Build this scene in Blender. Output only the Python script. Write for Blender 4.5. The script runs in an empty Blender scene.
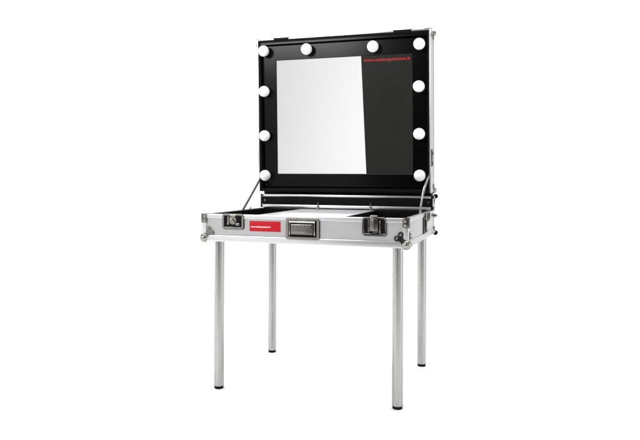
import bpy, bmesh, math, random
from mathutils import Vector, Matrix
random.seed(7)
K = 1.4                                   # every number below is in units of 1.4 m
scn = bpy.context.scene
col = scn.collection

# ---------------------------------------------------------------- camera
YAW, PITCH, ROLL = .3241, .0036, .0044
FPX, SX, SY = 668.667, -16.775, -44.9259
fw = Vector((-math.sin(YAW)*math.cos(PITCH), math.cos(YAW)*math.cos(PITCH), math.sin(PITCH)))
rt = Vector((math.cos(YAW), math.sin(YAW), 0)); up = rt.cross(fw)
rt2 = rt*math.cos(ROLL)+up*math.sin(ROLL); up2 = -rt*math.sin(ROLL)+up*math.cos(ROLL)
cam_d = bpy.data.cameras.new('camera'); cam = bpy.data.objects.new('camera', cam_d); col.objects.link(cam)
m = Matrix((rt2, up2, -fw)).transposed().to_4x4(); m.translation = Vector((1.044, -2.0343, .723))*K
cam.matrix_world = m
cam_d.sensor_width = 36; cam_d.lens = FPX/640*36
cam_d.shift_x = -SX/640; cam_d.shift_y = SY/640
cam_d.clip_end = 500; cam_d.clip_start = .02
scn.camera = cam

# ---------------------------------------------------------------- world and lamps
w = bpy.data.worlds.new('World'); scn.world = w; w.use_nodes = True
nt = w.node_tree; N = nt.nodes; L = nt.links
bg = N['Background']
tc = N.new('ShaderNodeTexCoord'); sp = N.new('ShaderNodeSeparateXYZ'); cr = N.new('ShaderNodeValToRGB')
L.new(tc.outputs['Generated'], sp.inputs[0]); L.new(sp.outputs['Z'], cr.inputs[0]); L.new(cr.outputs[0], bg.inputs[0])
cr.color_ramp.elements[0].position = 0; cr.color_ramp.elements[0].color = (.9, .9, .9, 1)
cr.color_ramp.elements[1].position = 1; cr.color_ramp.elements[1].color = (.55, .55, .55, 1)
for p, v in ((.03, .86), (.16, .6), (.5, .5)):
    e = cr.color_ramp.elements.new(p); e.color = (v, v, v, 1)
bg.inputs[1].default_value = 1.0

def area(name, loc, target, size, size_y, power, color=(1, 1, 1)):
    d = bpy.data.lights.new(name, 'AREA'); d.shape = 'RECTANGLE'; d.size = size*K; d.size_y = size_y*K
    d.energy = power; d.color = color
    o = bpy.data.objects.new(name, d); col.objects.link(o); o.location = Vector(loc)*K
    o.rotation_euler = (Vector(target)-Vector(loc)).to_track_quat('-Z', 'Y').to_euler()
    return o
area('softbox_front', (-.80, -2.4, 1.87), (.3, .5, .9), 1.5, .7, 115)
area('softbox_top', (.3, .3, 3.4), (.35, .4, 0), 3.2, 2.6, 125)
area('softbox_backdrop', (-.8, 1.2, 3.8), (-1.2, 3.9, .9), 7.5, 1.2, 340)
area('added_wall_fill', (-.9, -5.2, 2.15), (-1.3, -6.5, .15), 1.0, .5, 40)  # added lamp, brightens the front wall that the mirror reflects
area('softbox_left', (-3.4, -.3, 1.0), (.2, .3, .2), 1.8, 1.8, 50)
area('softbox_right', (3.9, .3, 1.0), (.5, .3, .2), 1.8, 1.8, 50)

scn.view_settings.view_transform = 'Standard'; scn.view_settings.look = 'None'
scn.view_settings.exposure = .075; scn.view_settings.gamma = 1
scn.render.film_transparent = False
scn.cycles.max_bounces = 10

# ---------------------------------------------------------------- materials
def mat(name, base, rough=.5, metal=0, spec=.5, coat=0, noise=None, bump=None, rvar=0, aniso=0):
    """noise = (scale xyz, darker amount); bump = (scale xyz, strength)"""
    M = bpy.data.materials.new(name); M.use_nodes = True
    t = M.node_tree; b = t.nodes['Principled BSDF']
    b.inputs['Base Color'].default_value = (*base, 1); b.inputs['Roughness'].default_value = rough
    b.inputs['Metallic'].default_value = metal; b.inputs['Specular IOR Level'].default_value = spec
    b.inputs['Coat Weight'].default_value = coat; b.inputs['Anisotropic'].default_value = aniso
    def nz(sc, detail=4):
        c = t.nodes.new('ShaderNodeTexCoord'); mp = t.nodes.new('ShaderNodeMapping'); n = t.nodes.new('ShaderNodeTexNoise')
        mp.inputs['Scale'].default_value = sc; n.inputs['Detail'].default_value = detail; n.inputs['Scale'].default_value = 1
        t.links.new(c.outputs['Object'], mp.inputs[0]); t.links.new(mp.outputs[0], n.inputs[0]); return n
    if noise:
        n = nz(noise[0]); mx = t.nodes.new('ShaderNodeValToRGB')
        a = noise[1]
        mx.color_ramp.elements[0].position = .3; mx.color_ramp.elements[1].position = .7
        mx.color_ramp.elements[0].color = tuple(c*(1-a) for c in base)+(1,)
        mx.color_ramp.elements[1].color = tuple(min(1, c*(1+a)) for c in base)+(1,)
        t.links.new(n.outputs[0], mx.inputs[0]); t.links.new(mx.outputs[0], b.inputs['Base Color'])
        if rvar:
            mr = t.nodes.new('ShaderNodeMapRange'); mr.inputs[3].default_value = rough-rvar; mr.inputs[4].default_value = rough+rvar
            t.links.new(n.outputs[0], mr.inputs[0]); t.links.new(mr.outputs[0], b.inputs['Roughness'])
    if bump:
        n = nz(bump[0]); bp = t.nodes.new('ShaderNodeBump'); bp.inputs['Strength'].default_value = bump[1]; bp.inputs['Distance'].default_value = .001
        t.links.new(n.outputs[0], bp.inputs['Height']); t.links.new(bp.outputs[0], b.inputs['Normal'])
    return M
M_floor = mat('white_sweep', (.93, .93, .93), .6, spec=.2)
M_alu = mat('anodised_aluminium', (.67, .67, .68), .34, 1, noise=((3, 60, 60), .03), rvar=.05, bump=((4, 300, 300), .08))
M_leg = mat('brushed_aluminium_tube', (.39, .39, .385), .27, 1, noise=((160, 160, 40), .035), rvar=.02, bump=((420, 420, 40), .05))
M_lam = mat('grey_laminate', (.37, .37, .375), .42, 0, spec=.45, noise=((9, 9, 22), .022), rvar=.06, bump=((500, 500, 500), .06))
M_zinc = mat('nickel_plated_steel', (.33, .315, .29), .17, 1, noise=((60, 60, 60), .06), rvar=.08)
M_dzinc = mat('dull_steel', (.20, .19, .175), .26, 1, noise=((80, 80, 80), .1), rvar=.08)
M_dark = mat('flat_black', (.004, .004, .004), .6, 0, spec=.1)  # near-black; stands in for shaded depth in recesses and slots, also dark fittings
M_lining = mat('black_lining', (.004, .004, .004), .6, 0, spec=.1, noise=((40, 40, 40), .2), bump=((400, 400, 400), .1))
M_foam = mat('black_foam', (.005, .005, .005), .9, 0, spec=.05, bump=((300, 300, 300), .3))
for mm in (M_alu, M_leg, M_zinc, M_dzinc): mm.node_tree.nodes['Principled BSDF'].inputs['Specular Tint'].default_value = (.55, .55, .55, 1)
M_frame = mat('satin_black_board', (.0018, .0018, .0019), .18, 0, spec=.145, noise=((2, 40, 60), .15), bump=((3, 90, 120), .05), rvar=.03)
M_mirror = mat('mirror_silver', (.90, .905, .90), 0.0, 1)
M_work = mat('white_worktop', (.47, .47, .48), .35, 0, spec=.4, noise=((8, 8, 8), .02))
M_bulb = mat('frosted_white_glass', (.93, .93, .92), .25, 0, spec=.4, coat=.2)
M_sock = mat('black_bulb_socket', (.015, .015, .015), .4)
M_rub = mat('black_rubber', (.004, .004, .004), .7, 0, spec=.1, noise=((60, 60, 60), .2))
M_red = mat('red_print', (.44, .006, .014), .4, spec=.2)
M_redtext = mat('red_vinyl_lettering', (.50, .016, .022), .45, spec=.2)
M_white = mat('white_print', (.88, .86, .84), .5)
M_flag = mat('black_studio_fabric', (.018, .018, .0165), .95, 0, spec=.05, noise=((6, 6, 3), .06))

# ---------------------------------------------------------------- mesh builder
class MB:
    def __init__(s, M=None): s.bm = bmesh.new(); s.M = M or Matrix.Identity(4)
    def _fin(s, new, mtx=None):
        T = s.M @ mtx if mtx else s.M
        bmesh.ops.transform(s.bm, matrix=T, verts=new)
    def _merge(s, b2, mtx=None):
        T = s.M @ mtx if mtx else s.M
        bmesh.ops.transform(b2, matrix=T, verts=b2.verts)
        me = bpy.data.meshes.new('t'); b2.to_mesh(me); b2.free(); s.bm.from_mesh(me); bpy.data.meshes.remove(me)
    def box(s, x0, x1, y0, y1, z0, z1, bev=.0012, seg=2, mtx=None):
        b = bmesh.new(); bmesh.ops.create_cube(b, size=1)
        bmesh.ops.scale(b, vec=(x1-x0, y1-y0, z1-z0), verts=b.verts)
        bmesh.ops.translate(b, vec=((x0+x1)/2, (y0+y1)/2, (z0+z1)/2), verts=b.verts)
        if bev: bmesh.ops.bevel(b, geom=b.edges[:], offset=min(bev, .45*min(x1-x0, y1-y0, z1-z0)), segments=seg, affect='EDGES', profile=.6)
        s._merge(b, mtx); return s
    def cyl(s, p, q, r, r2=None, n=32, bev=0):
        p, q = Vector(p), Vector(q); d = q-p
        b = bmesh.new(); bmesh.ops.create_cone(b, cap_ends=True, segments=n, radius1=r, radius2=r if r2 is None else r2, depth=d.length)
        if bev: bmesh.ops.bevel(b, geom=[e for e in b.edges if len(e.link_faces) == 2 and any(len(f.verts) > 4 for f in e.link_faces)], offset=bev, segments=2, affect='EDGES')
        T = Matrix.Translation((p+q)/2) @ d.to_track_quat('Z', 'Y').to_matrix().to_4x4()
        s._merge(b, T); return s
    def sph(s, c, r, n=24, sc=(1, 1, 1)):
        b = bmesh.new(); bmesh.ops.create_uvsphere(b, u_segments=n, v_segments=n//2, radius=r)
        s._merge(b, Matrix.Translation(c) @ Matrix.Diagonal((*sc, 1))); return s
    def tube(s, pts, r, n=12, flat=1.0):
        """smooth round or flat bar through points"""
        pts = [Vector(p) for p in pts]; b = bmesh.new(); rings = []
        for i, p in enumerate(pts):
            d = (pts[min(i+1, len(pts)-1)]-pts[max(i-1, 0)]).normalized()
            a = d.cross(Vector((1, 0, 0))).normalized(); c = Vector((1, 0, 0))
            rings.append([b.verts.new(p+a*math.cos(t)*r+c*math.sin(t)*r*flat) for t in [2*math.pi*k/n for k in range(n)]])
        for i in range(len(rings)-1):
            for k in range(n): b.faces.new((rings[i][k], rings[i][(k+1) % n], rings[i+1][(k+1) % n], rings[i+1][k]))
        b.faces.new(rings[0]); b.faces.new(rings[-1]); bmesh.ops.recalc_face_normals(b, faces=b.faces)
        s._merge(b); return s
    def rring(s, x0, x1, z0, z1, y0, y1, wid, rad, n=6, bev=.0008):
        """rounded rectangular ring in the xz plane, from depth y0 (front) to y1"""
        def loop(i):
            r = max(rad-i, .0006); X0, X1, Z0, Z1 = x0+i, x1-i, z0+i, z1-i; o = []
            for cx, cz, a0 in ((X1-r, Z1-r, 0), (X0+r, Z1-r, 90), (X0+r, Z0+r, 180), (X1-r, Z0+r, 270)):
                for k in range(n+1):
                    a = math.radians(a0+90*k/n); o.append((cx+r*math.cos(a), cz+r*math.sin(a)))
            return o
        b = bmesh.new()
        prof = [(0, y1), (0, y0+bev), (bev, y0), (wid-bev, y0), (wid, y0+bev), (wid, y1)]
        R_ = [[b.verts.new((x, y, z)) for x, z in loop(i)] for i, y in prof]
        for j in range(len(R_)):
            A, B = R_[j], R_[(j+1) % len(R_)]
            for k in range(len(A)): b.faces.new((A[k], A[(k+1) % len(A)], B[(k+1) % len(A)], B[k]))
        bmesh.ops.recalc_face_normals(b, faces=b.faces); s._merge(b); return s
    def text(s, txt, x0, x1, z0, y, hz=None, thick=.0003, bold=0, mtx=None):
        """lettering standing on z0 from x0 to x1, facing -y"""
        c = bpy.data.curves.new('t', 'FONT'); c.body = txt; c.size = 1; c.offset = bold; c.extrude = 0
        o = bpy.data.objects.new('t', c); col.objects.link(o); bpy.context.view_layer.update()
        me = bpy.data.meshes.new_from_object(o.evaluated_get(bpy.context.evaluated_depsgraph_get()))
        bpy.data.objects.remove(o); bpy.data.curves.remove(c)
        b = bmesh.new(); b.from_mesh(me); bpy.data.meshes.remove(me)
        xs = [v.co.x for v in b.verts]; k = (x1-x0)/(max(xs)-min(xs)); kz = (hz or k)
        mn = min(xs)
        for v in b.verts: v.co = Vector((x0+(v.co.x-mn)*k, y, z0+v.co.y*kz))
        r = bmesh.ops.extrude_face_region(b, geom=b.faces[:])
        bmesh.ops.translate(b, vec=(0, -thick, 0), verts=[v for v in r['geom'] if isinstance(v, bmesh.types.BMVert)])
        bmesh.ops.recalc_face_normals(b, faces=b.faces)
        s._merge(b, mtx); return s
    def build(s, name, material, parent=None, smooth=True, label=None):
        bm = s.bm
        bmesh.ops.scale(bm, vec=(K, K, K), verts=bm.verts)
        lo = Vector([min(v.co[i] for v in bm.verts) for i in range(3)]); hi = Vector([max(v.co[i] for v in bm.verts) for i in range(3)])
        c = (lo+hi)/2; bmesh.ops.translate(bm, vec=-c, verts=bm.verts)
        for f in bm.faces: f.smooth = smooth
        if smooth:
            for e in bm.edges:
                if len(e.link_faces) == 2 and e.calc_face_angle(0) > math.radians(40): e.smooth = False
        me = bpy.data.meshes.new(name); bm.to_mesh(me); bm.free(); me.materials.append(material)
        o = bpy.data.objects.new(name, me); col.objects.link(o); o.location = c
        o['_w'] = list(c)
        if parent:
            o.parent = parent; o.location = c-Vector(parent['_w'])
        if label: o['label'] = label
        return o

def rivet(c, r, sc, material, parent, M=None):
    return MB(M).sph(c, r, 14, sc).build('rivet', material, parent)

# ---------------------------------------------------------------- setting: white studio sweep
def sweep():
    b = bmesh.new(); prof = [(-7.2, 4.2), (-7.2, 2.6)]+[(-5.2-2.0*math.cos(math.radians(a)), 2.0-2.0*math.sin(math.radians(a))) for a in range(0, 90, 6)]+[(-5.2, 0), (-2, 0), (1.2, 0), (2.6, 0)]
    for k in range(1, 17):
        a = math.radians(90*k/16); prof.append((2.6+1.6*math.sin(a), 1.6-1.6*math.cos(a)))
    prof += [(4.2, 3.0), (4.2, 5.5)]
    A = [b.verts.new((-14*K, y*K, z*K)) for y, z in prof]; B = [b.verts.new((14*K, y*K, z*K)) for y, z in prof]
    for i in range(len(prof)-1): b.faces.new((A[i], B[i], B[i+1], A[i+1])).smooth = True
    me = bpy.data.meshes.new('floor'); b.to_mesh(me); b.free(); me.materials.append(M_floor)
    o = bpy.data.objects.new('floor', me); col.objects.link(o); o['kind'] = 'structure'
sweep()
# the black studio panel that the right part of the mirror shows
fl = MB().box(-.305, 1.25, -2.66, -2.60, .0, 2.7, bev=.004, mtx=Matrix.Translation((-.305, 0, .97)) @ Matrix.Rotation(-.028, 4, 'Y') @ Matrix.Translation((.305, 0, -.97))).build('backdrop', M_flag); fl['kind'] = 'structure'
del fl['_w']

# ---------------------------------------------------------------- the make-up case table
W, D, LZ, T = .70, .6044, .5071, .5992
root = bpy.data.objects.new('makeup_case_table', None); col.objects.link(root)
root.location = Vector((W/2, D/2, 0))*K; root['_w'] = list(root.location); root.empty_display_size = .2
root['label'] = 'silver aluminium make-up case table on four legs, black lid with mirror and round bulbs raised'
root['category'] = 'makeup table'
BX = .003                                   # how far trims stand proud of the laminate

# tray walls and bottom
b = MB(); t = .010
b.box(BX, W-BX, BX, BX+t, LZ+.002, T-.002, .0005); b.box(BX, W-BX, D-BX-t, D-BX, LZ+.002, T-.002, .0005)
b.box(BX, BX+t, BX+t, D-BX-t, LZ+.002, T-.002, .0005); b.box(W-BX-t, W-BX, BX+t, D-BX-t, LZ+.002, T-.002, .0005)
b.box(BX+t, W-BX-t, BX+t, D-BX-t, LZ+.002, LZ+.010, .0005)
tray = b.build('tray', M_lam, root)
b = MB(); th, bh, vw = .0145, .0215, .017
for z0, z1, tt in ((T-th, T, .016), (LZ, LZ+bh, .016)):
    b.box(0, W, 0, tt, z0, z1, .0022, 3); b.box(0, W, D-tt, D, z0, z1, .0022, 3)
    b.box(0, tt, tt, D-tt, z0, z1, .0022, 3); b.box(W-tt, W, tt, D-tt, z0, z1, .0022, 3)
for x0, x1 in ((0, vw), (W-vw, W)):
    b.box(x0+.0003, x1-.0003, .0003, vw, LZ+bh, T-th, .0022, 3); b.box(x0+.0003, x1-.0003, D-vw, D-.0003, LZ+bh, T-th, .0022, 3)
b.build('edge_trim', M_alu, tray)
# corner brackets on the upper corners, with rivets
for x0, sx in ((0, 1), (W, -1)):
    b = MB()
    xa, xb = sorted((x0-sx*.0018, x0+sx*.0185))
    b.box(xa, xb, -.0018, .0006, T-.030, T+.0008, .0007)
    xa, xb = sorted((x0-sx*.0018, x0+sx*.0006))
    b.box(xa, xb, .0002, .020, T-.030, T+.0008, .0007)
    xa, xb = sorted((x0-sx*.0018, x0+sx*.0185)); b.box(xa, xb, -.0018, .020, T-.0004, T+.0012, .0005)
    br = b.build('corner_bracket', M_dzinc, tray)
    for zz in (T-.010, T-.022):
        rivet((x0+sx*.010, -.002, zz), .0036, (1, .5, 1), M_zinc, br); rivet((x0-sx*.002, .011, zz), .0036, (.5, 1, 1), M_zinc, br)
# ball corners on the lower corners
def ball_corner(x, sx, y, sy, z, sz, parent, r=.0160, k=1.0):
    b = MB(); b.sph((x+sx*.007, y+sy*.007, z+sz*.011), r, 32)
    for n, axis in enumerate(('y', 'x')):
        for dx, dz in ((.036*k, .030*k), (.024*k, .042*k), (.024*k, .028*k), (.016*k, .020*k)):
            if axis == 'y':
                b.cyl((x+sx*dx, y-sy*.0015, z+sz*dz), (x+sx*dx, y+sy*.001, z+sz*dz), .0088*k, n=20, bev=.0006)
            else:
                b.cyl((x-sx*.0015, y+sy*dx, z+sz*dz), (x+sx*.001, y+sy*dx, z+sz*dz), .0088*k, n=20, bev=.0006)
    o = b.build('ball_corner', M_zinc, parent)
    for dx, dz in ((.036*k, .030*k), (.024*k, .042*k)):
        rivet((x+sx*dx, y-sy*.0018, z+sz*dz), .0038, (1, .6, 1), M_dzinc, o); rivet((x-sx*.0018, y+sy*dx, z+sz*dz), .0038, (.6, 1, 1), M_dzinc, o)
for x, sx in ((0, 1), (W, -1)):
    ball_corner(x, sx, 0, 1, LZ, 1, tray); 
# wells and worktop
def well(x0, x1):
    b = MB(); t = .004; y0, y1, z0, z1 = .0165, .522, .530, T-.0035
    b.box(x0, x1, y0, y1, z0, z0+t, .0005)
    b.box(x0, x0+t, y0, y1, z0+t, z1, .0005); b.box(x1-t, x1, y0, y1, z0+t, z1, .0005)
    b.box(x0+t, x1-t, y0, y0+t, z0+t, z1, .0005); b.box(x0+t, x1-t, y1-t, y1, z0+t, z1, .0005)
    return b.build('compartment', M_foam, tray)
well(.0165, .178); well(.481, W-.0165)
MB().box(.1785, .4805, .0165, .522, T-.022, T-.0032, .001).build('worktop', M_work, tray)
# the band above the back of the tray that carries the lid hinge
BY, BZ1, LZB_ = .5345, .6535, .666
b = MB(); b.box(.004, W-.004, BY+.003, D-.004, T+.0005, BZ1-.003, .001)
b.box(.006, W-.006, BY+.012, D-.006, BZ1-.002, LZB_+.010, .001)
b.box(.006, W-.006, .5225, BY-.0045, T-.012, T-.0030, .0005); back = b.build('back_panel', M_lining, root)
b = MB(); b.box(.001, W-.001, BY, BY+.0026, BZ1-.0085, BZ1, .0010); b.box(.001, W-.001, BY-.004, BY+.0026, T+.0016, T+.0125, .0010)
b.box(.001, W-.001, D-.016, D, BZ1-.0095, BZ1, .0015)
for x0, x1 in ((0, .003), (W-.003, W)):
    b.box(x0, x1, BY+.002, D-.001, T+.014, BZ1-.010, .0006); b.box(x0-.0012, x1+.0012, D-.020, D+.001, T+.0008, BZ1+.001, .001)
b.build('edge_trim', M_alu, back)
for x in (.0127, W-.0147): MB().cyl((x, BY+.001, .6292), (x, BY+.004, .6292), .0042, n=20, bev=.0008).build('rivet', M_dzinc, back)
for x in (.2463, .4616):
    b = MB(); b.cyl((x, BY-.007, T-.001), (x, BY-.007, T+.021), .0022, n=14); b.cyl((x-.0055, BY-.007, T+.0075), (x+.0055, BY-.007, T+.0075), .0026, n=14, bev=.0006)
    b.sph((x, BY-.007, T+.022), .0034, 14); b.box(x-.004, x+.004, BY-.010, BY-.004, T-.003, T+.002, .0006)
    b.build('locking_pin', M_dzinc, back)
for x0, x1 in ((-.0022, .0050), (W-.0050, W+.0022)):
    MB().box(x0, x1, BY-.0062, BY-.0042, T+.0010, BZ1+.002, .0006).build('hinge_plate', M_dark, back)
# rubber feet and ball corners at the back of the case
for x, sx in ((0, 1), (W, -1)):
    for z, sz in ((LZ, 1), (BZ1, -1)):
        ball_corner(x, sx, D, -1, z, sz, back, .0115, .6)
        b = MB(); zz = z+sz*.002
        b.cyl((x-sx*.001, D+.006, zz), (x-sx*.001, D+.026, zz), .0095, .0085, n=24, bev=.0015)
        b.cyl((x-sx*.001, D+.026, zz), (x-sx*.001, D+.034, zz), .0062, .0055, n=20, bev=.001)
        b.build('rubber_foot', M_rub, back)

# right-hand and left-hand side fittings: side latch in its slot, stay bracket, bolt
for x, s in ((W, 1), (0, -1)):
    def sb(B, a0, a1, y0, y1, z0, z1, bev=.0008):
        xa, xb = sorted((x+s*a0, x+s*a1)); B.box(xa, xb, y0, y1, z0, z1, bev)
    b = MB(); sb(b, -.002, .0006, .316, .385, .530, .590)  # flat dark plate; its black stands in for shade inside the slot
    slot = b.build('side_latch', M_dark, tray)
    b = MB()
    sb(b, 0, .0022, .312, .318, .527, .593); sb(b, 0, .0022, .383, .389, .527, .593); sb(b, 0, .0018, .318, .383, .527, .531)
    sb(b, 0, .004, .338, .362, .575, .600); sb(b, 0, .006, .342, .350, .545, .575); b.cyl((x, .350, .552), (x+s*.006, .350, .552), .010, n=20, bev=.001)
    b.build('latch_catch', M_dzinc, slot)
    b = MB(); sb(b, 0, .0028, .400, .455, .566, .596); sb(b, .0028, .006, .418, .436, .572, .603)
    b.build('stay_bracket', M_dzinc, tray)
    b = MB(); b.cyl((x, .560, .5795), (x+s*.016, .560, .5795), .0035, n=16); b.cyl((x+s*.004, .560, .5795), (x+s*.009, .560, .5795), .0075, n=6)
    b.build('hinge_bolt', M_dzinc, tray)
    MB().cyl((x, .528, .583), (x+s*.004, .528, .583), .006, n=16, bev=.0006).build('rivet', M_dzinc, tray)

# front latches
def latch(x0, x1, z0, z1, raised):
    b = MB(); b.rring(x0, x1, z0, z1, -.0045, .003, .0062, .007)
    fr = b.build('latch', M_zinc, tray)
    MB().box(x0+.004, x1-.004, -.0005, .0025, z0+.004, z1-.003, .0004).build('recess_shade_plate', M_dark, fr)  # no hollow cut: flat plate with the recess shade in its colour
    cx = (x0+x1)/2; b = MB()
    if not raised:
        zc = (z0+z1)/2+.003
        b.cyl((cx, -.0008, zc), (cx, -.0042, zc), .0135, n=28, bev=.0008)
        b.box(cx-.0115, cx+.0115, -.0090, -.0042, zc-.0028, zc+.0028, .001, mtx=Matrix.Translation((cx, 0, zc)) @ Matrix.Rotation(.7, 4, 'Y') @ Matrix.Translation((-cx, 0, -zc)))
        b.box(cx-.020, cx-.014, -.0040, -.0006, zc-.014, zc+.012, .0008)
        b.box(cx+.010, cx+.024, -.0040, -.0006, zc-.016, zc-.009, .0008)
        b.box(cx-.012, cx+.012, -.0062, -.0006, zc+.0135, zc+.019, .001)
    else:
        zc = (z0+z1)/2
        b.box(cx-.013, cx+.013, -.0085, -.0045, z0+.014, z1+.003, .0016)
        b.cyl((cx-.011, -.0068, z1+.0035), (cx+.011, -.0068, z1+.0035), .0034, n=16, bev=.0008)
        b.box(cx-.0045, cx+.0045, -.0135, -.0085, z0+.018, z1-.006, .0015)
        b.cyl((cx+.004, -.0010, z0+.016), (cx+.004, -.0052, z0+.016), .0105, n=24, bev=.0008)
        b.box(cx-.019, cx-.0155, -.0040, -.0006, z0+.010, z1-.008, .0008)
        b.box(cx+.0165, cx+.021, -.0040, -.0006, z0+.008, z1-.010, .0008)
    b.build('latch_hook', M_zinc if not raised else M_dzinc, fr)
    b = MB(); b.rring(x0-.0012, x1+.0012, z0-.0014, z1+.0010, .0006, .0034, .004, .008); b.build('seam', M_dark, fr)
    for xx in (x0+.0048, x1-.0048):
        for zz in (z0+.0048, z1-.0048): rivet((xx, -.0045, zz), .0024, (1, .5, 1), M_dzinc, fr)
latch(.0775, .1535, .5515, .6010, False)
latch(.5560, .6310, .5440, .6005, True)
# carrying handle
x0, x1, z0, z1 = .303, .4155, .5235, .5935
b = MB(); b.rring(x0, x1, z0, z1, -.0045, .003, .0085, .008); hd = b.build('carry_handle', M_zinc, tray)
MB().box(x0+.006, x1-.006, -.0005, .0025, z0+.006, z1-.006, .0004).build('recess_shade_plate', M_dark, hd)  # flat plate again, its black replaces the shaded depth behind the grip
b = MB()
b.box(x0+.0185, x1-.0195, -.0100, -.0015, z0+.0165, z1-.0200, .0025, 3)
for k in range(7): b.box(x0+.024+k*.0092, x0+.0295+k*.0092, -.0112, -.0098, z1-.0300, z1-.0235, .0006)
b.box(x0+.022, x1-.024, -.0110, -.0098, z0+.022, z0+.0245, .0005)
b.build('grip', M_dzinc, hd)
b = MB(); b.rring(x0-.0012, x1+.0012, z0-.0014, z1+.0012, .0006, .0034, .004, .009); b.build('seam', M_dark, hd)
b = MB(); b.cyl((x0+.012, -.0050, z1-.0135), (x1-.012, -.0050, z1-.0135), .0042, n=18, bev=.0006)
for xx in (x0+.014, x1-.014): b.box(xx-.0022, xx+.0022, -.0085, -.001, z0+.014, z1-.010, .0008)
for xx, zz in ((x0+.0062, z0+.0062), (x1-.0062, z0+.0062), (x0+.0062, z1-.0062), (x1-.0062, z1-.0062), (x0+.035, z1-.004), (x1-.035, z1-.004)): rivet((xx, -.0045, zz), .0027, (1, .5, 1), M_dzinc, hd)
b.build('hinge_bar', M_zinc, hd)
# red label on the front
lb = MB().box(.1742, .2825, BX-.0016, BX+.001, .5455, .5790, .0003).build('label_sticker', M_red, tray, label='red sticker with a small white web address')
TXT = 'www.makeupstation.it'
MB().text(TXT, .1785, .2480, .5580, BX-.0017, bold=.012).build('lettering', M_white, lb, smooth=False)

# ---------------------------------------------------------------- lid
LY, LZB, LH, TL, LD = .5018, .666, .6155, -.0468, .0961
ML = Matrix.Translation((0, LY, LZB)) @ Matrix.Rotation(-TL, 4, 'X')     # x, depth behind rim, height
t = .008
b = MB(ML)
b.box(.002, W-.002, LD-t, LD-.001, .002, LH-.002, .0006)
b.box(.002, .002+t, .004, LD-t, .002, LH-.002, .0006); b.box(W-.002-t, W-.002, .004, LD-t, .002, LH-.002, .0006)
b.box(.002+t, W-.002-t, .004, LD-t, .002, .002+t, .0006); b.box(.002+t, W-.002-t, .004, LD-t, LH-.002-t, LH-.002, .0006)
lid = b.build('lid', M_lam, root)
b = MB(ML); g = .0055; q = .018
b.box(0, g, 0, q, 0, LH, .0012); b.box(W-g, W, 0, q, 0, LH, .0012)
b.box(g, W-g, 0, q, LH-g, LH, .0012)
b.box(0, g, LD-q, LD, 0, LH, .0012); b.box(W-g, W, LD-q, LD, 0, LH, .0012)
b.box(g, W-g, LD-q, LD, LH-g, LH, .0012); b.box(g, W-g, LD-q, LD, 0, g, .0012)
for z0, z1 in ((0, .014), (LH-.014, LH)):
    b.box(W-g, W-.0003, q, LD-q, z0, z1, .0012); b.box(.0003, g, q, LD-q, z0, z1, .0012)
b.build('edge_trim', M_alu, lid)
b = MB(ML); i0, i1 = .0108, .0136
b.box(i0, i1, .0185, LD-t-.003, i0, LH-i0, 0); b.box(W-i1, W-i0, .0185, LD-t-.003, i0, LH-i0, 0)
b.box(i1, W-i1, .0185, LD-t-.003, LH-i1, LH-i0, 0); b.box(i1, W-i1, .0185, LD-t-.003, i0, i1, 0)
b.box(i0, W-i0, LD-t-.003, LD-t-.0005, i0, LH-i0, 0)
# front returns of the lining behind the aluminium rim
b.box(g+.0002, i1, .0025, .0184, g+.0002, LH-g-.0002, .0004); b.box(W-i1, W-g-.0002, .0025, .0184, g+.0002, LH-g-.0002, .0004)
b.box(i1, W-i1, .0025, .0184, LH-i1, LH-g-.0002, .0004); b.box(g+.0002, W-g-.0002, .0, .0184, .0002, g, .0006); b.box(i1, W-i1, .0025, .0184, g+.0002, i1, .0004)
b.build('lining', M_lining, lid)
# small plates and corners on the lid
for xa, xb in ((.070, .141), (.556, .630)):
    b = MB(ML); b.box(xa, xb, -.0010, .030, LH+.0002, LH+.0016, .0005)
    b.cyl((xa+.006, .006, LH+.002), (xa+.006, .006, LH+.0028), .004, n=16); b.cyl((xb-.006, .006, LH+.002), (xb-.006, .006, LH+.0028), .004, n=16)
    b.box(xa+.004, xb-.004, -.0012, -.0001, LH-.008, LH+.0014, .0004)
    b.build('latch_keeper', M_dark, lid)
for x, sx in ((0, 1), (W, -1)):
    for z, sz in ((LH, -1), (0, 1)):
        b = MB(ML); b.sph((x+sx*.003, LD-.004, z+sz*.005), .0125, 24)
        xa, xb = sorted((x-sx*.0018, x+sx*.001)); za, zb = sorted((z-sz*.001, z+sz*.030)); b.box(xa, xb, LD-.032, LD-.004, za, zb, .0008)
        b.build('corner_cap', M_zinc, lid)
        if sz < 0:
            b = MB(ML); b.box(xa, xb, -.001, .020, za, zb, .0008); xa, xb = sorted((x-sx*.0018, x+sx*.024)); b.box(xa, xb, -.001, .022, z+.0004, z+.002, .0006)
            b.build('corner_bracket', M_zinc, lid)
    b = MB(ML); xa, xb = sorted((x-sx*.0035, x+sx*.0005)); b.box(xa, xb, .006, .030, .100, .165, .0008)
    b.cyl((x, .016, .112), (x-sx*.0065, .016, .112), .005, n=16, bev=.0006); b.cyl((x, .016, .150), (x-sx*.0065, .016, .150), .005, n=16, bev=.0006)
    b.build('side_plate', M_dzinc, lid)
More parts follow.
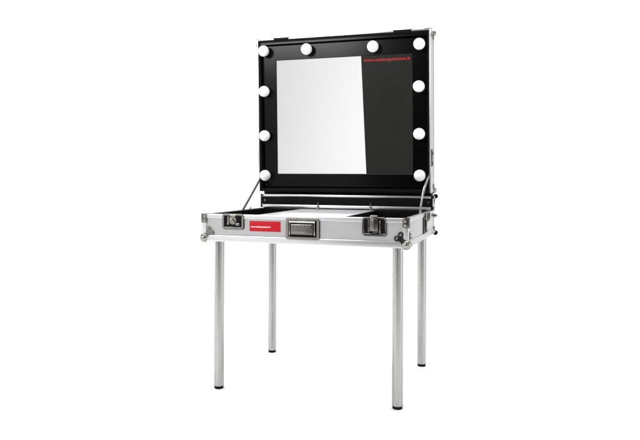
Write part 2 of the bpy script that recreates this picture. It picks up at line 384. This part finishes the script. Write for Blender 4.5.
# black mirror frame: one ring with a bevelled inner edge
def ring(bb, X0, X1, Z0, Z1, x0, x1, z0, z1, ya, yb, bev):
    b = bmesh.new()
    def lp(a, c, d, e, y): return [b.verts.new(p) for p in ((a, y, d), (c, y, d), (c, y, e), (a, y, e))]
    R_ = [lp(X0, X1, Z0, Z1, yb), lp(X0, X1, Z0, Z1, ya+.002), lp(X0+.002, X1-.002, Z0+.002, Z1-.002, ya), lp(x0-bev, x1+bev, z0-bev, z1+bev, ya), lp(x0, x1, z0, z1, ya+bev*.8), lp(x0, x1, z0, z1, yb)]
    for j in range(6):
        A, B = R_[j], R_[(j+1) % 6]
        for k in range(4): b.faces.new((A[k], A[(k+1) % 4], B[(k+1) % 4], B[k]))
    bmesh.ops.recalc_face_normals(b, faces=b.faces); bb._merge(b)
mx0, mx1, mz0, mz1 = .0753, .6244, .0712, .5298
b = MB(ML); ring(b, .0155, W-.0155, .0175, LH-.0255, mx0, mx1, mz0, mz1, .0235, .040, .0022)
b.box(.0142, W-.0142, .0045, .0165, LH-.0235, LH-.0142, .0008)
frame = b.build('mirror_frame', M_frame, root, smooth=False)
mir = MB(ML).box(mx0-.001, mx1+.001, .0262, .030, mz0-.001, mz1+.001, 0).build('mirror', M_mirror, root, smooth=False)
MB(ML).text(TXT, .4375, .6178, .5072, .0260, hz=.0178, bold=.003).build('lettering', M_redtext, mir, smooth=False, label='red web address along the top right of the mirror')
# bulbs
for x, h in ((.0305, .5675), (.2131, .565), (.4804, .560), (.6575, .5595), (.0295, .4053), (.0305, .2262), (.0300, .0650), (.6555, .4015), (.6560, .2235), (.6575, .0665)):
    x = min(max(x, .031), W-.031)
    b = MB(ML); b.sph((x, -.004, h), .0222, 32); b.cyl((x, .010, h), (x, .020, h), .0135, .0115, n=24)
    bl = b.build('light_bulb', M_bulb, root)
    b = MB(ML); b.cyl((x, .017, h), (x, .0236, h), .0150, .0165, n=28, bev=.0008); b.build('bulb_socket', M_sock, bl)
# lid stays: flat steel bars from the tray sides to the lid rim
def bez(p, c, q, n=14):
    p, c, q = Vector(p), Vector(c), Vector(q); return [(1-s)**2*p+2*s*(1-s)*c+s*s*q for s in [k/n for k in range(n+1)]]
topR = ML @ Vector((W-.0085, -.002, .066)); topL = ML @ Vector((.0085, -.002, .052))
b = MB(); b.tube(bez((W-.0085, .285, T-.010), (W-.0095, .285, .655), topR), .0048, 10, .8)
b.sph(topR, .0055, 12, (.6, 1, 1)); b.build('lid_stay', M_zinc, root)
b = MB(); b.tube(bez((.0085, .315, T-.006), (.0085, .400, .648), topL), .0056, 10, .75)
b.sph(topL, .0055, 12, (.6, 1, 1)); b.build('lid_stay', M_dzinc, root)

# ---------------------------------------------------------------- legs
for x, y in ((.0417, .0511), (W-.0417, .0511), (.0417, D-.0497), (W-.0417, D-.0497)):
    b = MB(); b.cyl((x, y, .0115), (x, y, LZ-.0005), .0168, n=48)
    lg = b.build('leg', M_leg, root)
    MB().cyl((x, y, .0100), (x, y, .0140), .0171, n=48, bev=.0008).build('end_ring', M_leg, lg)
    MB().cyl((x, y, 0), (x, y, .0101), .0152, .0164, n=40, bev=.0012).build('foot_cap', M_rub, lg)
    MB().cyl((x, y, LZ-.010), (x, y, LZ+.001), .0180, n=40, bev=.001).build('leg_socket', M_leg, lg)

for o in bpy.data.objects:
    if '_w' in o: del o['_w']
